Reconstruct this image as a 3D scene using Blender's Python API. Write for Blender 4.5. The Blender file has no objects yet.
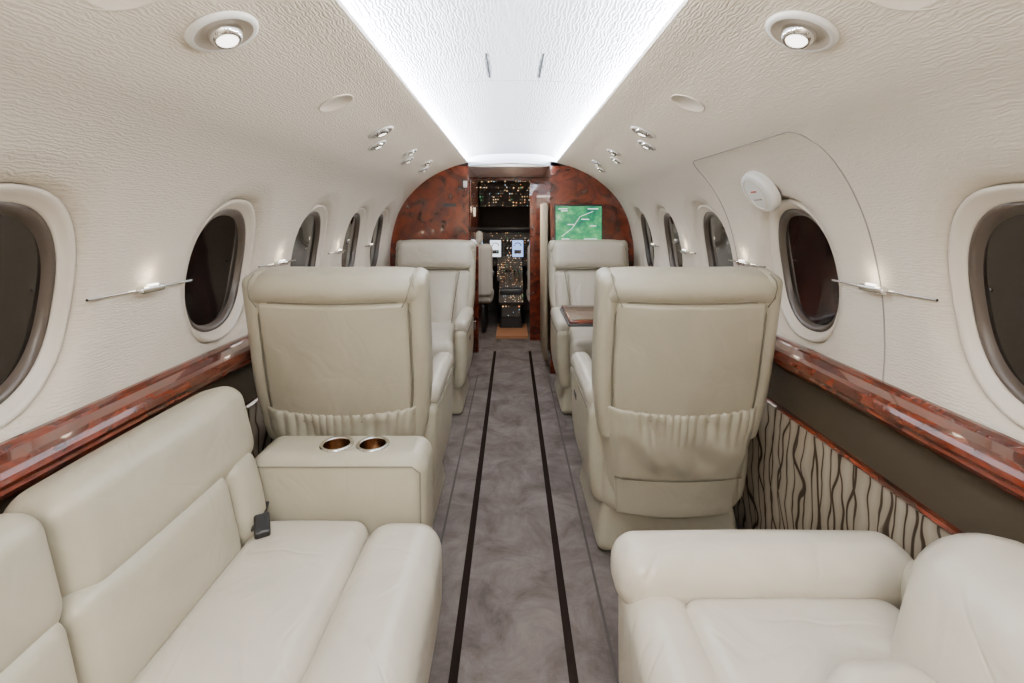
import bpy, math, random
import numpy as np
from mathutils import Vector, Matrix, Euler
random.seed(4)
H=1.2
Y0,Y1=-1.3,3.85
scene=bpy.context.scene
COL=scene.collection

# ---------------------------------------------------------------- materials
def newmat(name):
    m=bpy.data.materials.new(name); m.use_nodes=True
    nt=m.node_tree; b=nt.nodes['Principled BSDF']
    return m,nt,b
def N(nt,t,**kw):
    n=nt.nodes.new(t)
    for k,v in kw.items():
        if hasattr(n,k) and k not in n.inputs: setattr(n,k,v)
        else: n.inputs[k].default_value=v
    return n
def ramp(nt,stops):
    r=nt.nodes.new('ShaderNodeValToRGB'); e=r.color_ramp.elements
    while len(e)<len(stops): e.new(0.5)
    for i,(p,c) in enumerate(stops):
        e[i].position=p; e[i].color=(*c,1)
    return r
def simple(name,col,rough=.5,metal=0,coat=0,emis=None,es=0,spec=None):
    m,nt,b=newmat(name)
    b.inputs['Base Color'].default_value=(*col,1); b.inputs['Roughness'].default_value=rough
    b.inputs['Metallic'].default_value=metal; b.inputs['Coat Weight'].default_value=coat
    if spec is not None: b.inputs['Specular IOR Level'].default_value=spec
    if emis: b.inputs['Emission Color'].default_value=(*emis,1); b.inputs['Emission Strength'].default_value=es
    return m
def leather(name,col,rough=.38,crease=.25):
    m,nt,b=newmat(name)
    tc=N(nt,'ShaderNodeTexCoord')
    n1=N(nt,'ShaderNodeTexNoise',Scale=260.0,Detail=3.0); n2=N(nt,'ShaderNodeTexNoise',Scale=6.0,Detail=3.0,Distortion=.8)
    n3=N(nt,'ShaderNodeTexNoise',Scale=4.0,Detail=1.0,Distortion=1.0)
    for n in (n1,n2,n3): nt.links.new(tc.outputs['Object'],n.inputs['Vector'])
    r=ramp(nt,[(.3,tuple(c*.93 for c in col)),(.7,tuple(min(1,c*1.04) for c in col))])
    nt.links.new(n2.outputs['Fac'],r.inputs['Fac']); nt.links.new(r.outputs['Color'],b.inputs['Base Color'])
    s=N(nt,'ShaderNodeMath',operation='SUBTRACT'); s.inputs[1].default_value=.5; nt.links.new(n3.outputs['Fac'],s.inputs[0])
    a=N(nt,'ShaderNodeMath',operation='ABSOLUTE'); nt.links.new(s.outputs[0],a.inputs[0])
    mn=N(nt,'ShaderNodeMapRange'); mn.interpolation_type='SMOOTHSTEP'; mn.inputs[1].default_value=0; mn.inputs[2].default_value=.035; nt.links.new(a.outputs[0],mn.inputs[0])
    b1=N(nt,'ShaderNodeBump',Strength=.12,Distance=.001); nt.links.new(n1.outputs['Fac'],b1.inputs['Height'])
    b2=N(nt,'ShaderNodeBump',Strength=.5,Distance=.014); nt.links.new(n2.outputs['Fac'],b2.inputs['Height'])
    b3=N(nt,'ShaderNodeBump',Strength=crease,Distance=.003); nt.links.new(mn.outputs[0],b3.inputs['Height'])
    nt.links.new(b1.outputs['Normal'],b2.inputs['Normal']); nt.links.new(b2.outputs['Normal'],b3.inputs['Normal']); nt.links.new(b3.outputs['Normal'],b.inputs['Normal'])
    b.inputs['Roughness'].default_value=rough
    return m
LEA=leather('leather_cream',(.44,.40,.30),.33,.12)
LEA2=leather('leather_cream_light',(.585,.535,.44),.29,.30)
SEAM=simple('leather_seam',(.20,.18,.13),.7)
def wood():
    m,nt,b=newmat('burl_wood')
    tc=N(nt,'ShaderNodeTexCoord')
    mp=N(nt,'ShaderNodeMapping'); mp.inputs['Scale'].default_value=(1,.6,1)
    nt.links.new(tc.outputs['Object'],mp.inputs['Vector'])
    n=N(nt,'ShaderNodeTexNoise',Scale=7.0,Detail=9.0,Roughness=.62,Distortion=2.2); nt.links.new(mp.outputs[0],n.inputs['Vector'])
    r=ramp(nt,[(.28,(.030,.004,.002)),(.45,(.070,.009,.0035)),(.60,(.15,.022,.007)),(.72,(.095,.012,.004)),(.9,(.04,.006,.002))])
    nt.links.new(n.outputs['Fac'],r.inputs['Fac']); nt.links.new(r.outputs['Color'],b.inputs['Base Color'])
    b.inputs['Roughness'].default_value=.22; b.inputs['Coat Weight'].default_value=1; b.inputs['Coat Roughness'].default_value=.03
    b.inputs['Specular IOR Level'].default_value=.3
    return m
WOOD=wood()
def wallmat(name,col,strength=.4,scale=40.0):
    m,nt,b=newmat(name)
    tc=N(nt,'ShaderNodeTexCoord')
    mp=N(nt,'ShaderNodeMapping'); mp.inputs['Scale'].default_value=(.5,1.0,1)
    nt.links.new(tc.outputs['UV'],mp.inputs['Vector'])
    w=N(nt,'ShaderNodeTexWave',Scale=scale,Distortion=10.0,Detail=3.0); w.inputs['Detail Scale'].default_value=1.6
    w.bands_direction='Y'
    nt.links.new(mp.outputs[0],w.inputs['Vector'])
    n=N(nt,'ShaderNodeTexNoise',Scale=130.0,Detail=4.0); nt.links.new(mp.outputs[0],n.inputs['Vector'])
    ad=N(nt,'ShaderNodeMath',operation='ADD'); nt.links.new(w.outputs['Fac'],ad.inputs[0]); nt.links.new(n.outputs['Fac'],ad.inputs[1])
    bp=N(nt,'ShaderNodeBump',Strength=strength,Distance=.003); nt.links.new(ad.outputs[0],bp.inputs['Height'])
    nt.links.new(bp.outputs['Normal'],b.inputs['Normal'])
    b.inputs['Base Color'].default_value=(*col,1); b.inputs['Roughness'].default_value=.6; b.inputs['Specular IOR Level'].default_value=.3
    return m
WALL=wallmat('wall_embossed_vinyl',(.73,.66,.555),.30,42.0)
CEIL=wallmat('ceiling_white',(.58,.65,.775),strength=.5,scale=32.0)
PLAST=simple('cream_plastic',(.74,.67,.57),.3)
PLASTW=simple('white_plastic',(.8,.8,.78),.35)
GLASS=simple('window_dark',(.012,.009,.008),.05,0,.5)
SHADE=simple('window_tint_frame',(.075,.056,.042),.35)
BLK=simple('black_plastic',(.012,.012,.013),.4)
CHROME=simple('chrome',(.75,.75,.75),.12,1)
BRONZE=simple('bronze_metal',(.42,.28,.18),.22,1)
OLIVE=simple('olive_panel',(.055,.042,.026),.6,spec=.2)
STRIPE=simple('stripe_carpet',(.016,.011,.009),1,spec=0)
STRIPE2=simple('seat_track_cover',(.07,.058,.052),.9,spec=.1)
LAMPM=simple('lamp_glow',(1,1,1),.3,0,0,(1,.93,.82),5)
GAP=simple('panel_gap',(.30,.28,.24),.7)
SLOT=simple('slot_grey',(.07,.08,.10),.9,spec=0)
def carpet(name,c1,c2):
    m,nt,b=newmat(name); tc=N(nt,'ShaderNodeTexCoord')
    n=N(nt,'ShaderNodeTexNoise',Scale=5.5,Detail=9.0,Roughness=.72,Distortion=.6); nt.links.new(tc.outputs['Object'],n.inputs['Vector'])
    f=N(nt,'ShaderNodeTexNoise',Scale=400.0,Detail=2.0); nt.links.new(tc.outputs['Object'],f.inputs['Vector'])
    r=ramp(nt,[(.36,c1),(.64,c2)]); nt.links.new(n.outputs['Fac'],r.inputs['Fac'])
    nt.links.new(r.outputs['Color'],b.inputs['Base Color'])
    bp=N(nt,'ShaderNodeBump',Strength=.6,Distance=.003); nt.links.new(f.outputs['Fac'],bp.inputs['Height']); nt.links.new(bp.outputs['Normal'],b.inputs['Normal'])
    b.inputs['Roughness'].default_value=1; b.inputs['Specular IOR Level'].default_value=.05
    return m
CARPET=carpet('carpet_taupe',(.085,.068,.060),(.172,.143,.127))
def fabric():
    m,nt,b=newmat('patterned_fabric'); tc=N(nt,'ShaderNodeTexCoord')
    mp=N(nt,'ShaderNodeMapping'); mp.inputs['Scale'].default_value=(0,1,.75)
    nt.links.new(tc.outputs['Object'],mp.inputs['Vector'])
    w=N(nt,'ShaderNodeTexWave',Scale=7.0,Distortion=6.5,Detail=1.5); w.inputs['Detail Scale'].default_value=1.2; w.bands_direction='Y'
    w2=N(nt,'ShaderNodeTexWave',Scale=3.8,Distortion=8.0,Detail=1.0); w2.inputs['Detail Scale'].default_value=1.7; w2.inputs['Phase Offset'].default_value=2.0; w2.bands_direction='Y'
    nt.links.new(mp.outputs[0],w.inputs['Vector']); nt.links.new(mp.outputs[0],w2.inputs['Vector'])
    mi=N(nt,'ShaderNodeMath',operation='MINIMUM'); nt.links.new(w.outputs['Fac'],mi.inputs[0]); nt.links.new(w2.outputs['Fac'],mi.inputs[1])
    r=ramp(nt,[(.0,(.045,.03,.018)),(.03,(.06,.042,.026)),(.07,(.30,.245,.18)),(1,(.39,.33,.245))])
    nt.links.new(mi.outputs[0],r.inputs['Fac']); nt.links.new(r.outputs['Color'],b.inputs['Base Color'])
    b.inputs['Roughness'].default_value=.9; b.inputs['Specular IOR Level'].default_value=.1
    return m
FAB=fabric()

# ---------------------------------------------------------------- mesh helpers
def mkobj(name,verts,faces,mat,parent=None,mw=None,smooth=True):
    me=bpy.data.meshes.new(name); me.from_pydata([tuple(v) for v in verts],[],faces); me.update()
    ms=mat if isinstance(mat,(list,tuple)) else [mat]
    for m in ms: me.materials.append(m)
    if smooth:
        for p in me.polygons: p.use_smooth=True
    ob=bpy.data.objects.new(name,me); COL.objects.link(ob)
    if parent is not None: ob.parent=parent
    if mw is not None: ob.matrix_local=mw
    return ob
def empty(name,loc=(0,0,0),rz=0):
    e=bpy.data.objects.new(name,None); COL.objects.link(e); e.location=loc; e.rotation_euler=(0,0,rz); e.empty_display_size=.1
    return e
def rb(size,r,m=8,k=4):
    hx,hy,hz=[s/2 for s in size]; r=min(r,hx,hy,hz)*.999
    def axis(h):
        inn=h-r; a=[inn+r*math.tan(math.radians(45*i/k)) for i in range(1,k+1)]
        mid=[-inn+2*inn*i/m for i in range(m+1)] if inn>1e-4 else [0]
        return [-v for v in reversed(a)]+mid+a
    ax=[axis(hx),axis(hy),axis(hz)]; hs=(hx,hy,hz)
    V=[];F=[];D={}
    def vid(p):
        key=tuple(round(c,5) for c in p)
        if key in D: return D[key]
        q=[max(-(hs[i]-r),min(hs[i]-r,p[i])) for i in range(3)]
        d=Vector([p[i]-q[i] for i in range(3)])
        if d.length>1e-9: d.normalize()
        V.append(Vector(q)+d*r); D[key]=len(V)-1; return D[key]
    for a in range(3):
        u,w=(a+1)%3,(a+2)%3
        for s in (-1,1):
            for i in range(len(ax[u])-1):
                for j in range(len(ax[w])-1):
                    c=[]
                    for (ii,jj) in ((i,j),(i+1,j),(i+1,j+1),(i,j+1)):
                        p=[0,0,0]; p[a]=s*hs[a]; p[u]=ax[u][ii]; p[w]=ax[w][jj]; c.append(vid(p))
                    if s<0: c.reverse()
                    if len(set(c))>2: F.append(c)
    return V,F
def cushion(name,size,c,r,mat,parent,frame=None,rot=(0,0,0),crown=(0,0,0),fn=None,m=8):
    V,F=rb(size,r,m)
    hx,hy,hz=[s/2 for s in size]; out=[]
    for v in V:
        x,y,z=v; a,b,d=max(0,1-(x/hx)**2),max(0,1-(y/hy)**2),max(0,1-(z/hz)**2)
        x+=crown[0]*b*d*(x/hx); y+=crown[1]*a*d*(y/hy); z+=crown[2]*a*b*(z/hz)
        p=Vector((x,y,z))
        if fn: p=Vector(fn(*p))
        out.append(p)
    mw=(frame or Matrix.Identity(4))@Matrix.Translation(c)@Euler(rot).to_matrix().to_4x4()
    return mkobj(name,out,F,mat,parent,mw)
def tube(name,pts,rad,mat,parent=None,frame=None,closed=False,seg=6):
    P=[Vector(p) for p in pts]; n=len(P); V=[];F=[]
    for i,p in enumerate(P):
        if closed: t=P[(i+1)%n]-P[i-1]
        else: t=P[min(i+1,n-1)]-P[max(i-1,0)]
        t.normalize(); up=Vector((0,0,1)) if abs(t.z)<.9 else Vector((1,0,0))
        a=t.cross(up).normalized(); b=t.cross(a)
        for j in range(seg):
            th=2*math.pi*j/seg; V.append(p+a*rad*math.cos(th)+b*rad*math.sin(th))
    for i in range(n if closed else n-1):
        for j in range(seg):
            k=(i+1)%n
            F.append([i*seg+j,i*seg+(j+1)%seg,k*seg+(j+1)%seg,k*seg+j])
    return mkobj(name,V,F,mat,parent,frame)
def extrude(name,poly,ya,yb,mat,parent=None,smooth=False,mw=None):
    n=len(poly); V=[(x,ya,z) for x,z in poly]+[(x,yb,z) for x,z in poly]
    F=[[i,(i+1)%n,n+(i+1)%n,n+i] for i in range(n)]+[list(range(n))[::-1],list(range(n,2*n))]
    return mkobj(name,V,F,mat,parent,mw,smooth)
def box(name,a,b,mat,parent=None,mw=None):
    (x0,y0,z0),(x1,y1,z1)=a,b
    return extrude(name,[(x0,z0),(x1,z0),(x1,z1),(x0,z1)],y0,y1,mat,parent,False,mw)
def lathe(name,prof,mat,parent=None,mw=None,seg=32,sx=1,sy=1):
    V=[];F=[]
    for r,z in prof:
        for j in range(seg):
            t=2*math.pi*j/seg; V.append((r*math.cos(t)*sx,r*math.sin(t)*sy,z))
    for i in range(len(prof)-1):
        for j in range(seg):
            F.append([i*seg+j,i*seg+(j+1)%seg,(i+1)*seg+(j+1)%seg,(i+1)*seg+j])
    return mkobj(name,V,F,mat,parent,mw)

# ---------------------------------------------------------------- shell profile
ctrl=[(.345,1.625),(.50,1.578),(.66,1.492),(.80,1.36),(.885,1.21),(.93,1.03),(.94,.88),(.935,.78)]
def catmull(P,n=24):
    P=[Vector(p) for p in P]; P=[P[0]*2-P[1]]+P+[P[-1]*2-P[-2]]; out=[]
    for i in range(1,len(P)-2):
        for k in range(n):
            t=k/n; a,b,c,d=P[i-1],P[i],P[i+1],P[i+2]
            out.append(.5*((2*b)+(c-a)*t+(2*a-5*b+4*c-d)*t*t+(3*b-a-3*c+d)*t**3))
    out.append(P[-2]); return out
prof=catmull(ctrl)
xs=np.array([p.x for p in prof]); zs=np.array([p.y for p in prof])
S=np.concatenate([[0],np.cumsum(np.hypot(np.diff(xs),np.diff(zs)))])
LS=S[-1]
def at_s(s): return float(np.interp(s,S,xs)),float(np.interp(s,S,zs))
def s_of_z(z): return float(np.interp(-z,-zs,S))
def xw(z): return at_s(s_of_z(z))[0]
WY=[-.5,.18,.90,1.645,2.34,2.98,3.53]
WZ=1.03; WA,WB=.185,.228; NE=2.3
def rad(y,z,c): return (abs((y-c)/WA)**NE+abs((z-WZ)/WB)**NE)**(1/NE)
def sm(t): t=max(0,min(1,t)); return t*t*(3-2*t)
def build_wall(side,sgn):
    ny=int((Y1-Y0)/.0125); ns=int(LS/.0105)
    V=[];UV=[]
    for i in range(ny+1):
        y=Y0+(Y1-Y0)*i/ny
        for j in range(ns+1):
            s=LS*j/ns; x,z=at_s(s)
            d=0
            for c in WY:
                if abs(y-c)<.26 and abs(z-WZ)<.31:
                    r=rad(y,z,c); d=max(d,.075*sm((1.09-r)/.15)+.014*sm((1.30-r)/.24))
            V.append((sgn*(x+d),y,z)); UV.append((y,s))
    F=[]
    for i in range(ny):
        for j in range(ns):
            a=i*(ns+1)+j; f=[a,a+1,a+ns+2,a+ns+1]
            if sgn<0: f.reverse()
            F.append(f)
    ob=mkobj('wall_'+side,V,F,WALL)
    uvl=ob.data.uv_layers.new(name='UVMap')
    for l in ob.data.loops: uvl.data[l.index].uv=UV[l.vertex_index]
    return ob
build_wall('left',-1); build_wall('right',1)
# windows : stepped moulded rim + tinted pane
def window(i,sgn,c):
    root=empty('window_%d'%i)
    seg=56
    def ring(r,d,zc=0):
        out=[]
        for j in range(seg):
            t=2*math.pi*j/seg; ct,st=math.cos(t),math.sin(t)
            yy=c+WA*r*math.copysign(abs(ct)**(2/NE),ct); zz=WZ+WB*r*math.copysign(abs(st)**(2/NE),st)
            out.append((sgn*(xw(zz)+d),yy,zz))
        return out
    def loft(name,rs,mat,cap=False):
        V=[];F=[]
        for r,d in rs: V+=ring(r,d)
        for a in range(len(rs)-1):
            for j in range(seg):
                f=[a*seg+j,a*seg+(j+1)%seg,(a+1)*seg+(j+1)%seg,(a+1)*seg+j]; F.append(f)
        if cap: F.append(list(range((len(rs)-1)*seg,len(rs)*seg)))
        return mkobj(name,V,F,mat,root)
    loft('rim',[(1.02,.040),(1.01,.028),(.99,.024),(.965,.026),(.94,.032),(.915,.039),(.895,.042),(.88,.045),(.872,.052)],PLAST)
    loft('inner_frame',[(.878,.047),(.86,.043),(.83,.044),(.805,.050),(.785,.060),(.77,.069)],SHADE)
    loft('pane',[(.79,.061),(.6,.061),(.3,.061)],GLASS,True)
k=1
for sg in (-1,1):
    for c in WY:
        window(k,sg,c); k+=1

# ceiling, cove
def strip(name,pts,ya,yb,mat,n=40,uv=True):
    V=[];F=[];U=[]
    m=len(pts)
    for i in range(n+1):
        y=ya+(yb-ya)*i/n
        acc=0
        for j,(x,z) in enumerate(pts):
            if j: acc+=math.hypot(x-pts[j-1][0],z-pts[j-1][1])
            V.append((x,y,z)); U.append((y,acc))
    for i in range(n):
        for j in range(m-1):
            a=i*m+j; F.append([a,a+1,a+m+1,a+m])
    ob=mkobj(name,V,F,mat); l=ob.data.uv_layers.new(name='UVMap')
    for lp in ob.data.loops: l.data[lp.index].uv=U[lp.vertex_index]
    return ob
def cz(x):
    a=abs(x); z=1.695-.012*(a/.3)**2
    if a>.22: z-=.045*((a-.22)/.22)**1.6
    return z
cp=[(-.44+.88*i/36, cz(-.44+.88*i/36)) for i in range(37)]
strip('ceiling',cp,Y0,Y1,CEIL)
for sg,nm in ((-1,'trim_1'),(1,'trim_2')):
    pts=[(.345,1.6255),(.341,1.630),(.343,1.636),(.355,1.631),(.40,1.624),(.44,1.618),(.44,1.66)]
    strip(nm,[(sg*x,z) for x,z in pts],Y0,Y1,PLASTW)
t=empty('ceiling_panel_joint')
for y in (.55,1.80,2.8):
    tube('joint',[(x,y,z+.0002) for x,z in cp[6:31]],.0010,GAP,t)
t=empty('ceiling_slot')
for x in (-.078,.095): box('slot',(x-.003,1.50,cz(x)-.0008),(x+.003,1.76,cz(x)+.004),SLOT,t)

# floor
box('floor',(-1.0,Y0,-.06),(1.0,5.6,0),CARPET)
for i,x in enumerate((-.153,.160)):
    box('trim_%d'%(3+i),(x-.012,Y0,0),(x+.012,4.5,.002),STRIPE)
for i,x in enumerate((-.262,.275)):
    box('trim_%d'%(5+i),(x-.004,Y0,0),(x+.004,3.8,.0025),STRIPE2)
# lower side walls
for sg,nm in ((-1,'left'),(1,'right')):
    low=[(.895,.557),(.888,.45),(.885,.3),(.89,.15),(.90,0),(1.0,0),(1.0,.557)]
    extrude('wall_lower_'+nm,[(sg*x,z) for x,z in low],Y0,Y1,FAB)
    extrude('wall_band_'+nm,[(sg*x,z) for x,z in [(.905,.57),(.905,.704),(1.0,.704),(1.0,.57)]],Y0,Y1,OLIVE)
    extrude('trim_wood_'+nm,[(sg*x,z) for x,z in [(.89,.557),(.885,.563),(.89,.570),(1.0,.570),(1.0,.557)]],Y0,Y1,WOOD)
    led=[(.934,.79),(.925,.789),(.915,.783),(.912,.777),(.907,.780),(.880,.773),(.868,.766),(.861,.757),(.858,.747),(.861,.739),(.867,.735),(.864,.729),(.870,.718),(.934,.706)]
    extrude('ledge_'+nm,[(sg*x,z) for x,z in led],Y0,Y1,WOOD,smooth=False)
# aft wall behind camera
def section_poly(sg=1):
    return [(sg*float(a),float(b)) for a,b in zip(xs,zs)]
poly=[(-.95,0)]+[(-a,b) for a,b in reversed(section_poly())]+[(a,b) for a,b in section_poly()]+[(.95,0)]
poly.insert(len(poly)//2,(0,1.70))
extrude('wall_aft',poly,Y0-.05,Y0,WALL)

# ---------------------------------------------------------------- bulkhead + vestibule
BL,BR=-.335,.295
secL=[(-1.0,0),(-1.0,.9)]+[(-a-.01,b) for a,b in reversed(section_poly())]+[(BL,1.63),(BL,0)]
extrude('wall_bulkhead_left',secL,Y1,Y1+.04,WOOD)
secR=[(1.0,0),(1.0,.9)]+[(a+.01,b) for a,b in reversed(section_poly())]+[(BR,1.64),(BR,0)]
extrude('wall_bulkhead_right',secR,Y1,Y1+.04,WOOD)
extrude('wall_header',[(-.47,1.60),(BL,1.600),(BL*.6,1.615),(0,1.625),(BR*.6,1.615),(BR,1.600),(.47,1.60),(.47,1.72),(-.47,1.72)],Y1,Y1+.04,CEIL)
box('wall_vestibule_left',(BL-.4,Y1+.04,0),(BL,4.95,1.62),WOOD)
box('wall_vestibule_right',(BR,Y1+.04,0),(BR+.4,4.95,1.62),WOOD)
box('ceiling_vestibule',(-.7,Y1+.04,1.60),(.7,4.95,1.66),PLASTW)
box('wall_cockpit_right',(.175,4.9,0),(BR,4.96,1.60),WOOD)
box('wall_cockpit_header',(BL,4.9,1.57),(.175,4.96,1.62),WOOD)
box('door_1',(-.325,4.42,0.02),(-.295,4.88,.95),WOOD)
cab=empty('galley_cabinet')
for z0,z1 in ((.05,.5),(.52,.98),(1.0,1.5)):
    cushion('door',(.012,.42,z1-z0),(BL+.007,4.13,(z0+z1)/2),.004,WOOD,cab)
    cushion('handle',(.012,.012,.08),(BL+.017,4.3,(z0+z1)/2),.004,CHROME,cab)
# curtain
V=[];F=[]
for i in range(61):
    y=3.93+.5*i/60; x=BR-.03+.016*math.sin(i*1.05)
    V+= [(x,y,.08),(x-.002*math.sin(i),y,.7),(x,y,1.32)]
for i in range(60):
    for j in range(2): a=i*3+j; F.append([a,a+1,a+4,a+3])
CURT=simple('curtain_tan',(.42,.35,.24),.85)
ob=mkobj('curtain',V,F,CURT); ob.modifiers.new('s','SOLIDIFY').thickness=.004

# bulkhead monitor
mon=empty('wall_monitor')
cushion('bezel',(.37,.02,.30),(.51,Y1-.012,1.155),.008,BLK,mon)
m,nt,b=newmat('monitor_map'); tc=N(nt,'ShaderNodeTexCoord')
n=N(nt,'ShaderNodeTexNoise',Scale=10.0,Detail=10.0,Roughness=.72); nt.links.new(tc.outputs['Object'],n.inputs['Vector'])
r=ramp(nt,[(.36,(.01,.16,.10)),(.48,(.02,.33,.12)),(.58,(.10,.50,.18)),(.70,(.5,.75,.5))]); nt.links.new(n.outputs['Fac'],r.inputs['Fac'])
nt.links.new(r.outputs['Color'],b.inputs['Emission Color']); b.inputs['Emission Strength'].default_value=1.3; b.inputs['Base Color'].default_value=(.01,.01,.01,1); b.inputs['Roughness'].default_value=.15
box('screen',(.335,Y1-.0235,1.02),(.685,Y1-.022,1.29),m,mon)
WLIT=simple('map_white',(.1,.1,.1),.4,0,0,(.9,1,.95),1.6)
tube('map_route',[(.38,Y1-.0245,1.06),(.46,Y1-.0245,1.12),(.52,Y1-.0245,1.21),(.62,Y1-.0245,1.25)],.0018,WLIT,mon)
for (x,z,w_) in ((.39,1.27,.07),(.40,1.255,.05),(.62,1.27,.08),(.60,1.04,.10),(.45,1.15,.05),(.56,1.19,.06),(.41,1.04,.06),(.62,1.14,.05)):
    box('map_label',(x-w_/2,Y1-.0243,z-.003),(x+w_/2,Y1-.0236,z+.003),WLIT,mon)
sg_=empty('exit_sign'); cushion('plate',(.03,.008,.05),(-.36,Y1-.005,1.46),.003,PLASTW,sg_)
sg_=empty('placard'); cushion('plate',(.10,.006,.03),(-.48,Y1-.004,1.30),.003,BLK,sg_)

# ---------------------------------------------------------------- cockpit
CK=simple('cockpit_dark',(.05,.045,.042),.7)
shell=empty('cockpit_shell')
box('side_left',(-1.0,4.96,0),(-.75,6.6,1.7),CK,shell); box('side_right',(.75,4.96,0),(1.0,6.6,1.7),CK,shell)
box('roof',(-1,4.96,1.62),(1,6.6,1.7),CK,shell)
box('nose',(-1,6.55,0),(1,6.6,1.7),CK,shell); box('deck',(-1,5.6,-.06),(1,6.6,0),CK,shell)
box('footwell_floor',(-.16,4.97,.0),(.16,5.55,.03),simple('tan_floor',(.40,.18,.08),.6),shell)
EM=[simple('lit_%d'%i,(.02,.02,.02),.4,0,0,c,s) for i,(c,s) in enumerate([((1,.62,.30),2.0),((1,.86,.7),2.0),((.5,.8,1),1.6),((1,.35,.1),2.2),((.40,.30,.22),.5),((.2,1,.4),1.0)])]
PAN=simple('panel_grey',(.06,.052,.046),.5)
def gadget(name,w,h,frame,parent,nx,ny,dens=.6,size=.5):
    cushion(name+'_body',(w,.04,h),(0,.022,0),.008,PAN,parent,frame)
    V=[];F=[];MI=[]
    for i in range(nx):
        for j in range(ny):
            if random.random()>dens*(.4+.9*(((i//3)*7+(j//2)*5)%4)/3): continue
            cx=-w/2+w*(i+random.uniform(.3,.7))/nx; cz_=-h/2+h*(j+random.uniform(.35,.65))/ny; a=w/nx*size/2*random.uniform(.3,1.1); c=h/ny*size/2*random.uniform(.2,.7)
            b0=len(V); V+=[(cx-a,0,cz_-c),(cx+a,0,cz_-c),(cx+a,0,cz_+c),(cx-a,0,cz_+c)]; F.append([b0,b0+1,b0+2,b0+3]); MI.append(random.choice([0,0,0,0,1,4,4,4,4,4,2,3,5]))
    ob=mkobj(name+'_lights',V,F,EM,parent,frame,False)
    for p,mi in zip(ob.data.polygons,MI): p.material_index=mi
T=Matrix.Translation; R=lambda a,ax:Matrix.Rotation(math.radians(a),4,ax)
ip=empty('instrument_panel')
gadget('overhead',.62,.34,T((-.04,5.35,1.46))@R(35,'X'),ip,26,9,.6,.5)
gadget('overhead_front',.62,.10,T((-.04,5.75,1.38))@R(10,'X'),ip,26,3,.5,.5)
gadget('main_panel',1.2,.42,T((-.04,6.1,.82)),ip,46,14,.42,.5)
gadget('center_stack',.30,.34,T((-.03,6.0,.60))@R(-25,'X'),ip,14,12,.65)
SCR=simple('display_blue',(.02,.02,.02),.3,0,0,(.35,.55,1),1.8); SCR2=simple('display_warm',(.02,.02,.02),.3,0,0,(.85,.92,1),2.0)
for x,mm in ((-.20,SCR2),(.07,SCR),(-.42,SCR),(.32,SCR2)):
    cushion('bezel',(.17,.03,.24),(x,6.075,.83),.006,BLK,ip); box('display',(x-.065,6.055,.73),(x+.065,6.058,.93),mm,ip)
    gadget('mask',.09,.05,T((x,6.05,.79)),ip,5,3,.9)
    tube('horizon_arc',[(x+.04*math.cos(a),6.052,.86+.04*math.sin(a)) for a in [math.pi*i/8 for i in range(9)]],.006,BLK,ip)
for x in (-.06,-.02,.19):
    for z in (.74,.83,.92): lathe('gauge',[(.032,.0),(.032,.01),(.026,.012),(.024,.008),(0,.008)],BLK,ip,T((x,6.075,z))@R(90,'X')); tube('needle',[(x,6.06,z),(x+.012,6.06,z+.014)],.003,EM[1],ip)
cushion('glareshield',(1.3,.2,.05),(-.04,6.1,1.07),.02,BLK,ip)
for x in (-.38,.30): box('windscreen_post',(x-.02,6.5,1.08),(x+.02,6.54,1.6),CK,ip)
ped=ip
gadget('pedestal_top',.26,.60,T((-.01,5.48,.48))@R(-58,'X'),ped,13,22,.65)
cushion('pedestal_body',(.24,.75,.45),(-.01,5.7,.22),.02,BLK,ped)
gadget('pedestal_face',.20,.22,T((-.01,5.30,.26)),ped,7,7,.4)
for x in (-.06,-.02,.03,.07):
    tube('lever',[(x,5.45,.5),(x,5.42,.62)],.008,CHROME,ped); cushion('knob',(.028,.03,.03),(x,5.42,.63),.01,BLK,ped)
SHP=leather('sheepskin',(.55,.52,.45),.8)
for x in (-.42,.38):
    ps=empty('pilot_seat',(x,5.3,0))
    cushion('base',(.3,.4,.3),(0,.1,.15),.03,BLK,ps); cushion('seat',(.44,.44,.12),(0,.1,.37),.05,SHP,ps,crown=(0,0,.01))
    cushion('back',(.44,.11,.55),(0,-.14,.66),.05,SHP,ps,rot=(.12,0,0)); cushion('headrest',(.24,.09,.14),(0,-.19,1.0),.04,SHP,ps,rot=(.12,0,0))
    tube('armrest',[(-.2*(1 if x>0 else -1),-.1,.6),(-.2*(1 if x>0 else -1),.2,.6)],.025,BLK,ps)
for x in (-.42,.36):
    yk=empty('control_yoke',(x,5.85,.78)); tube('wheel',[(.14*math.cos(a),0,.09*math.sin(a)) for a in [math.radians(200+ i*14) for i in range(11)]],.014,BLK,yk); tube('column',[(0,0,-.09),(0,.1,-.5)],.02,BLK,yk)

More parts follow.
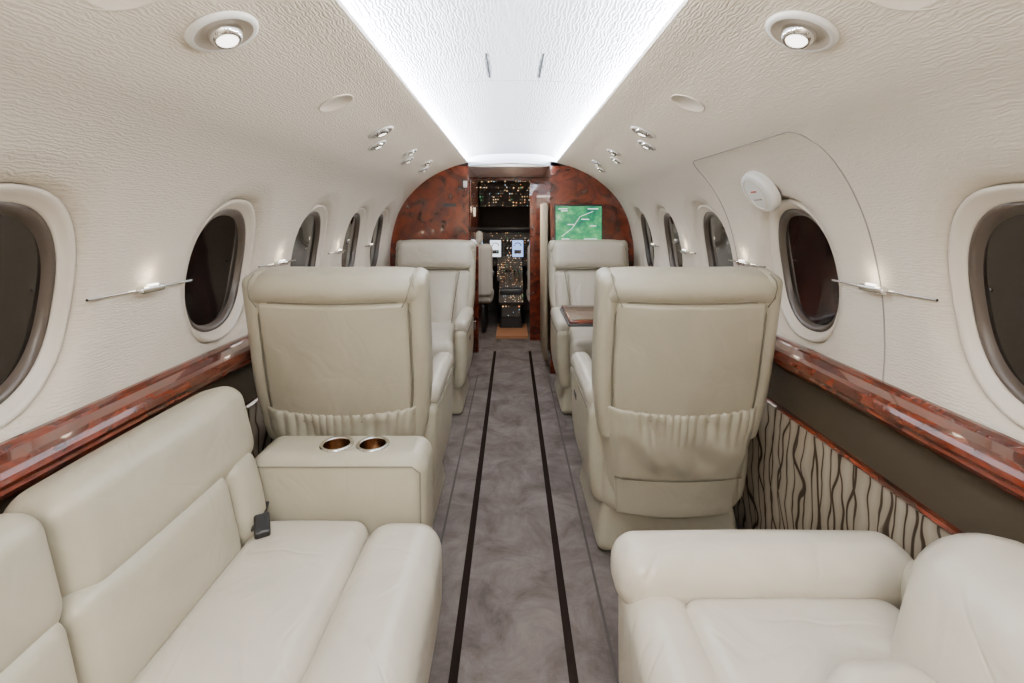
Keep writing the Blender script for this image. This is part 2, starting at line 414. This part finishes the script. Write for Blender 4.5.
# ---------------------------------------------------------------- exec chair
def rrect(w,h,r):
    pts=[]
    for cx,cc,a0 in ((w/2-r,h/2-r,0),(-w/2+r,h/2-r,90),(-w/2+r,-h/2+r,180),(w/2-r,-h/2+r,270)):
        for i in range(7):
            a=math.radians(a0+15*i); pts.append((cx+r*math.cos(a),cc+r*math.sin(a)))
    P=[]
    for i in range(len(pts)):
        p,q=pts[i],pts[(i+1)%len(pts)]; n=max(1,int(math.hypot(q[0]-p[0],q[1]-p[1])/.03))
        for k in range(n): P.append((p[0]+(q[0]-p[0])*k/n,p[1]+(q[1]-p[1])*k/n))
    return P
def chair(x,y,rz):
    e=empty('cabin_armchair',(x,y,0),rz)
    cushion('base',(.50,.50,.18),(0,.01,.09),.035,LEA,e,fn=lambda x,y,z:(x*(1+.06*(-z/.09)),y*(1+.04*(-z/.09)),z))
    cushion('lower_body',(.49,.56,.22),(0,.0,.27),.05,LEA,e)
    for s in (-1,1):
        cushion('side_panel',(.075,.56,.36),(s*.250,.03,.345),.035,LEA,e,crown=(.008,0,0),fn=lambda x,y,z:(x-s*.02*(-z/.18 if z<0 else 0)**2,y*(1-.06*(-z/.18) if z<0 else 1),z))
        cushion('arm_pad',(.088,.50,.075),(s*.250,.05,.545),.034,LEA2,e,crown=(0,0,.006))
        tube('arm_seam',[(s*.292,-.2,.508),(s*.292,.29,.508)],.0025,SEAM,e)
    cushion('seat_cushion',(.425,.50,.13),(0,.06,.405),.045,LEA2,e,crown=(0,.0,.022))
    cushion('seat_front_roll',(.43,.11,.17),(0,.305,.385),.05,LEA2,e,crown=(0,.012,.008))
    cushion('leg_rest',(.42,.05,.20),(0,.31,.22),.022,LEA,e,crown=(0,.01,0))
    B=T((0,-.25,.17))@R(13.3,'X')
    Hh=.88
    wf=lambda t:.80+.20*sm(min(1,t/.62))
    def tap(z0,cf=.035):
        def f(x,y,z):
            t=(z+z0)/Hh; w=wf(t)
            if t>.90: w*=1-.05*((t-.90)/.10)**2
            dz=.018*(abs(x)/.29)**5 if t>.88 else 0
            return (x*w,y+cf*(x/.3)**2,z-dz)
        return f
    cushion('back_shell',(.565,.10,.80),(0,.008,.40),.045,LEA,e,B,fn=tap(.40),m=14)
    for s in (-1,1):
        cushion('frame_roll',(.064,.125,.60),(s*.259,.010,.585),.031,LEA,e,B,fn=(lambda s:(lambda x,y,z:((x+s*.259)*wf((z+.585)/Hh)-s*.259,y+.022,z-(.010 if z>.25 else 0))))(s),m=10)
    cushion('head_roll',(.586,.150,.096),(0,.014,Hh-.048),.046,LEA,e,B,crown=(.0,.005,.004),fn=tap(Hh-.048),m=14)
    def rp(z0):
        def f(x,y,z):
            t=(z+z0)/Hh; w=wf(t); return (x*w,y+.035*(x/.3)**2,z)
        return f
    PC=.565
    cushion('rear_panel',(.470,.03,.455),(0,-.046,PC),.013,LEA,e,B,crown=(0,.010,0),fn=rp(PC),m=14)
    f=rp(PC)
    P=[Vector(f(px,-.049,pz))+Vector((0,0,PC)) for px,pz in rrect(.480,.462,.06)]
    tube('panel_piping',P,.0034,SEAM,e,B,closed=True)
    V=[];F=[];nx,nz=120,28
    top=.268
    for i in range(nx+1):
        u=i/nx*2-1
        for j in range(nz+1):
            v=j/nz
            z=.160+top*v - .012*(1-u*u)*v
            edge=sm(min(1,(1-abs(u))*8))
            g=.0042*math.sin(u*52+3*math.sin(u*5+1))*sm((v-.45)/.45)
            fold=.0065*math.sin(u*10+2.2*v+1.6*math.sin(u*3+v*2))*math.sin(math.pi*v)
            fold+=.006*math.sin(u*4*(1+v)+v*9)*math.sin(math.pi*v)
            bul=(.015*math.sin(math.pi*min(1,v*.9))+.009)
            if v>.86: bul+=.003*math.sin((v-.86)/.14*math.pi)
            t=z/Hh; w=wf(t); xx=u*.256*w
            V.append((xx,-.048+.035*(xx/.3)**2-(bul+g+fold)*edge,z+.0012*math.sin(u*52)*(v>.93)))
    for i in range(nx):
        for j in range(nz): a=i*(nz+1)+j; F.append([a,a+1,a+nz+2,a+nz+1])
    o=mkobj('pocket',V,F,LEA,e,B); o.modifiers.new('s','SOLIDIFY').thickness=.005
    tube('pocket_elastic_seam',[(u*.25*wf(.45),-.0665+.035*(u*.24/.3)**2+.012*abs(u)**6-.002*math.sin(u*52+3*math.sin(u*5+1)),.160+top*.90-.011*(1-u*u)) for u in [i/50-1 for i in range(101)]],.0024,SEAM,e,B)
    cushion('rear_lower_panel',(.51,.03,.155),(0,-.044,.082),.012,LEA,e,B,fn=rp(.082),m=10)
    tube('pocket_hem',[(u*.256*.845,-.060+.035*(u*.22/.3)**2,.160) for u in [i/12-1 for i in range(25)]],.0028,SEAM,e,B)
    for s in (-1,1):
        tube('roll_seam',[(s*.224,-.060,.790),(s*.240,-.063,.82),(s*.248,-.054,.85),(s*.252,-.036,Hh-.014),(s*.252,.0,Hh-.004)],.0025,SEAM,e,B)
    ctr=lambda x,y,z:(x*(.80+.28*((z+.26)/.52)),y,z)
    cushion('back_cushion',(.32,.07,.50),(0,.070,.40),.03,LEA2,e,B,crown=(0,.018,0),fn=ctr,m=10)
    for s in (-1,1):
        cushion('side_bolster',(.12,.09,.50),(s*.206,.073,.40),.042,LEA2,e,B,crown=(0,.01,0),fn=lambda x,y,z:(x-s*.022*(1-(z+.25)/.5),y,z))
    cushion('headrest',(.54,.095,.20),(0,.078,.760),.045,LEA2,e,B,crown=(0,.016,0),m=10)
    cushion('lumbar',(.30,.05,.12),(0,.100,.23),.024,LEA2,e,B,crown=(0,.01,0))
    tube('headrest_seam',[(-.25,.125,.66),(0,.145,.665),(.25,.125,.66)],.0035,SEAM,e,B)
    for s in (-1,1): tube('back_seam',[(s*.13,.120,.20),(s*.15,.126,.40),(s*.185,.122,.64)],.0028,SEAM,e,B)
    cushion('arm_control',(.008,.07,.025),(-.291,.12,.44),.003,BLK,e)
    return e
chair(-.563,2.03,0); chair(.565,2.03,0)
chair(-.56,3.30,math.pi); chair(.56,3.30,math.pi)

# fold-out table
tb=empty('folding_table',(0,0,0))
cushion('top',(.50,.44,.028),(.535,2.70,.68),.012,WOOD,tb); cushion('edge_frame',(.515,.455,.014),(.535,2.70,.668),.007,BLK,tb)
cushion('support_arm',(.05,.30,.05),(.80,2.70,.64),.01,WOOD,tb)
for yy in (2.56,2.84): tube('hinge',[(.80,yy,.62),(.880,yy,.5)],.012,CHROME,tb)

# ---------------------------------------------------------------- divan
dv=empty('divan')
cushion('base',(.60,2.0,.24),(-.54,.30,.12),.03,LEA,dv)
for a,b in ((.60,1.285),(-.10,.60),(-.72,-.10)):
    L=b-a-.006; c=(a+b)/2
    cushion('seat_cushion',(.285,L,.15),(-.50,c,.365),.04,LEA2,dv,crown=(0,0,.022),m=12)
    cushion('front_roll',(.188,L,.235),(-.268,c,.325),.06,LEA2,dv,crown=(.008,0,.008),m=12)
for a,b in ((1.18,1.30),(.76,1.18),(.30,.76),(-.2,.30),(-.72,-.2)):
    L=b-a-.004; c=(a+b)/2
    cushion('lower_back',(.12,L,.21),(-.700,c,.50),.035,LEA,dv,rot=(0,-.22,0),crown=(.012,0,0),m=10)
for a,b in ((.78,1.34),(.1,.78),(-.72,.1)):
    L=b-a-.004; c=(a+b)/2
    cushion('upper_back',(.135,L,.205),(-.752,c,.658),.05,LEA,dv,rot=(0,-.25,0),crown=(.010,0,.004),m=10)
arm=cushion('arm_console',(.47,.170,.36),(-.462,1.385,.395),.045,LEA,dv,m=10)
cushion('arm_side',(.20,.165,.30),(-.335,1.385,.15),.02,LEA,dv)
tube('arm_seam',[(-.68,1.300,.552),(-.26,1.300,.552),(-.24,1.303,.535),(-.236,1.303,.25)],.0022,SEAM,dv)
def boolcut(ob,loc,r,depth):
    import bmesh
    me=bpy.data.meshes.new('c')
    bm=bmesh.new(); bmesh.ops.create_cone(bm,cap_ends=True,segments=32,radius1=r,radius2=r,depth=depth); bm.to_mesh(me); bm.free()
    c=bpy.data.objects.new('c',me); COL.objects.link(c); c.location=loc
    bpy.context.view_layer.update()
    md=ob.modifiers.new('b','BOOLEAN'); md.operation='DIFFERENCE'; md.object=c; md.solver='EXACT'
    bpy.context.view_layer.update()
    dg=bpy.context.evaluated_depsgraph_get(); nm=bpy.data.meshes.new_from_object(ob.evaluated_get(dg))
    ob.modifiers.clear(); ob.data=nm; bpy.data.objects.remove(c)
for cx in (-.484,-.384):
    try: boolcut(arm,(cx,1.380,.575),.036,.12)
    except Exception as ex: print('bool',ex)
    lathe('cup_well',[(.0,-.05),(.034,-.05),(.0355,-.04),(.0355,.001)],BRONZE,dv,T((cx,1.380,.576)))
    lathe('cup_ring',[(.0355,.001),(.037,.003),(.043,.004),(.046,.001),(.046,-.001)],CHROME,dv,T((cx,1.380,.576)))
cushion('belt_buckle',(.035,.06,.02),(-.60,1.20,.462),.006,BLK,dv,rot=(.3,0,.5)); cushion('belt_strap',(.025,.12,.006),(-.628,1.25,.458),.002,BLK,dv,rot=(0,-.3,.3))

# ---------------------------------------------------------------- side-facing single seat on the right
ss=empty('side_facing_seat')
cushion('base',(.50,.60,.22),(.50,.68,.11),.03,LEA,ss)
cushion('body',(.52,.64,.20),(.50,.69,.29),.04,LEA,ss)
cushion('seat_cushion',(.40,.52,.15),(.50,.665,.440),.04,LEA2,ss,crown=(0,0,.018),m=12)
cushion('front_roll',(.12,.66,.27),(.270,.695,.375),.05,LEA2,ss,crown=(.006,0,.006),m=12)
cushion('arm',(.575,.125,.115),(.482,.970,.518),.05,LEA2,ss,crown=(0,0,.006),m=12)
cushion('arm_lower',(.50,.10,.32),(.485,.970,.31),.03,LEA,ss)
cushion('arm',(.575,.115,.12),(.482,.335,.518),.05,LEA2,ss,crown=(0,0,.006),m=12)
cushion('arm_lower',(.50,.10,.32),(.485,.335,.31),.03,LEA,ss)
cushion('back',(.22,.46,.38),(.697,.60,.528),.10,LEA2,ss,rot=(0,.25,0),crown=(.02,0,.015),m=12)
cushion('lumbar',(.16,.30,.12),(.505,.57,.535),.055,LEA2,ss,m=8)
cushion('corner_pad',(.12,.14,.11),(.765,.88,.52),.05,LEA,ss)
tube('cushion_seam',[(.335+.005*math.sin(i),.42+.05*i,.514) for i in range(10)],.0018,SEAM,ss)

# ---------------------------------------------------------------- wall fittings
def wframe(sg,y,s):
    x,z=at_s(s); x2,z2=at_s(s+.01); x1,z1=at_s(s-.01)
    tx,tz=x2-x1,z2-z1; l=math.hypot(tx,tz); tx/=l; tz/=l
    nx,nz=tz,-tx
    if nx*(-x)+nz*(1.0-z)<0: nx,nz=-nx,-nz
    zax=Vector((sg*nx,0,nz)); yax=Vector((0,1,0)); xax=yax.cross(zax)
    M=Matrix((( xax.x,yax.x,zax.x,sg*x),(xax.y,yax.y,zax.y,y),(xax.z,yax.z,zax.z,z),(0,0,0,1)))
    return M
sx=lambda X: float(np.interp(X,xs[:90],S[:90]))
def spotlamp(M,e=1.5):
    L=bpy.data.lights.new('reading_light','SPOT'); L.energy=e; L.spot_size=math.radians(80); L.spot_blend=1; L.shadow_soft_size=.03; L.color=(1,.93,.82)
    o=bpy.data.objects.new('reading_light_lamp',L); COL.objects.link(o); o.matrix_world=M@T((0,0,.05))@R(180,'X'); return o
CUP=simple('lamp_cup',(.42,.37,.31),.4)
for sg in (-1,1):
    M=wframe(sg,.95,sx(.55)); f=empty('reading_light')
    lathe('bezel',[(.066,.001),(.064,.007),(.058,.010),(.053,.009)],PLASTW,f,M)
    lathe('cup',[(.053,.009),(.047,.004),(.040,.0015),(.036,.001),(.0,.001)],CUP,f,M)
    lathe('eyeball',[(.033,.0),(.031,.012),(.024,.022),(.021,.024),(.019,.021)],CHROME,f,M@T((0,.006,0))@R(12,'X'))
    lathe('lens',[(.020,.021),(.0,.022)],LAMPM,f,M@T((0,.006,0))@R(12,'X'))
    spotlamp(M,4)
    for (yy,XX,rr) in ((2.08,.545,.056),(2.24,.605,.045),(2.70,.55,.040),(2.86,.60,.042),(3.22,.55,.040),(3.38,.60,.04)):
        M=wframe(sg,yy,sx(XX)); f=empty('air_vent')
        lathe('bezel',[(rr,.001),(rr*.95,.006),(rr*.85,.007)],PLASTW,f,M)
        lathe('cup',[(rr*.85,.007),(rr*.72,.002),(rr*.62,.0008),(0,.0008)],CUP,f,M)
        lathe('eyeball',[(rr*.58,.0),(rr*.5,.012),(rr*.36,.016),(rr*.3,.012)],CHROME,f,M)
        lathe('lens',[(rr*.33,.013),(0,.013)],LAMPM,f,M)
    for (yy,XX,rr) in ((1.55,.545,.055),(.72,.57,.075)):
        M=wframe(sg,yy,sx(XX)); f=empty('speaker_cover')
        lathe('cover',[(rr,.0),(rr,.003),(rr*.96,.004),(rr*.94,.002),(0,.003)],PLAST,f,M)
    for i in range(len(WY)-1):
        a,b=WY[i]+WA*1.05,WY[i+1]-WA*1.05; c=(a+b)/2
        rl=empty('wall_rail'); z=1.02
        x=sg*(xw(z)-.001)
        tube('rod',[(x,a,z),(x-sg*.006,c-.03,z),(x-sg*.006,c+.03,z),(x,b,z)],.0035,CHROME,rl)
        cushion('lamp_body',(.024,.085,.020),(x-sg*.012,c,z),.009,CHROME,rl)
        cushion('lamp_lens',(.010,.035,.006),(x-sg*.016,c,z+.010),.003,LAMPM,rl)
        if 2<=i<=4:
            L=bpy.data.lights.new('rail_lamp','POINT'); L.energy=.09; L.color=(1,.85,.62); L.shadow_soft_size=.012
            o=bpy.data.objects.new('rail_lamp',L); COL.objects.link(o); o.location=(x-sg*.028,c,z+.035)
# emergency exit outline (right) + handle cover
ya,yb,sb0,st=1.26,2.06,LS-.01,s_of_z(1.43)
path=[(ya,sb0)]+[(ya,sb0+(st+.12-sb0)*i/20) for i in range(1,21)]
for i in range(1,9): a=math.radians(90*i/8); path.append((ya+.08*(1-math.cos(a)),st+.12-.12*math.sin(a)))
for i in range(1,12): path.append((ya+.08+(yb-ya-.12)*i/11,st))
for i in range(1,7): a=math.radians(90*i/6); path.append((yb-.04+.04*math.sin(a),st+.06*(1-math.cos(a))))
for i in range(1,21): path.append((yb,st+.06+(sb0-st-.06)*i/20))
P=[]
for y,s in path: x,z=at_s(s); P.append((x-.0005,y,z))
tube('trim_7',P,.0022,GAP)
ex=empty('emergency_exit_handle')
M=wframe(1,1.68,s_of_z(1.295))
lathe('handle_cover',[(.080,0),(.080,.014),(.075,.026),(.062,.031),(.0,.032)],PLASTW,ex,M,sx=.95,sy=1.1)
lathe('handle_ring',[(.058,.032),(.057,.034),(.055,.034),(.054,.031)],PLAST,ex,M)
cushion('exit_label',(.006,.035,.003),(.01,0,.033),.001,simple('red_text',(.5,.12,.08),.5),ex,M)
cushion('exit_label',(.005,.05,.003),(-.02,0,.033),.001,GAP,ex,M)

# ---------------------------------------------------------------- lights
def area(name,loc,sx_,sy_,e,col,d=(0,0,-1)):
    L=bpy.data.lights.new(name,'AREA'); L.shape='RECTANGLE'; L.size=sx_; L.size_y=sy_; L.energy=e; L.color=col
    o=bpy.data.objects.new(name,L); COL.objects.link(o)
    z=-Vector(d).normalized(); y=Vector((0,1,0)); x=y.cross(z).normalized()
    o.matrix_world=Matrix(((x.x,y.x,z.x,loc[0]),(x.y,y.y,z.y,loc[1]),(x.z,y.z,z.z,loc[2]),(0,0,0,1)))
    return o
for sg in (-1,1):
    area('cove_light',(sg*.378,(Y0+Y1)/2,1.637),.016,Y1-Y0-.06,160,(1.0,.96,.90),(-sg*1,0,.7))
area('aft_fill_light',(0,-.85,1.66),.5,.6,40,(1,.93,.83))  # unseen warm fill added behind the camera to brighten the cabin and leather
area('vestibule_light',(0,4.4,1.59),.2,.3,10,(1,.93,.85))
L=bpy.data.lights.new('cockpit_lamp','POINT'); L.energy=3.5; L.color=(1,.7,.45); L.shadow_soft_size=.1
o=bpy.data.objects.new('cockpit_lamp',L); COL.objects.link(o); o.location=(0,5.6,1.35)
w=bpy.data.worlds.new('World'); scene.world=w; w.use_nodes=True; w.node_tree.nodes['Background'].inputs[0].default_value=(.02,.025,.04,1); w.node_tree.nodes['Background'].inputs[1].default_value=.3

# ---------------------------------------------------------------- camera
cd=bpy.data.cameras.new('Camera'); cd.sensor_width=36; cd.lens=500/1024*36; cd.shift_y=-123.5/1024; cd.clip_start=.02
cam=bpy.data.objects.new('Camera',cd); COL.objects.link(cam); cam.location=(0,0,H); cam.rotation_euler=(math.pi/2,0,0)
scene.camera=cam
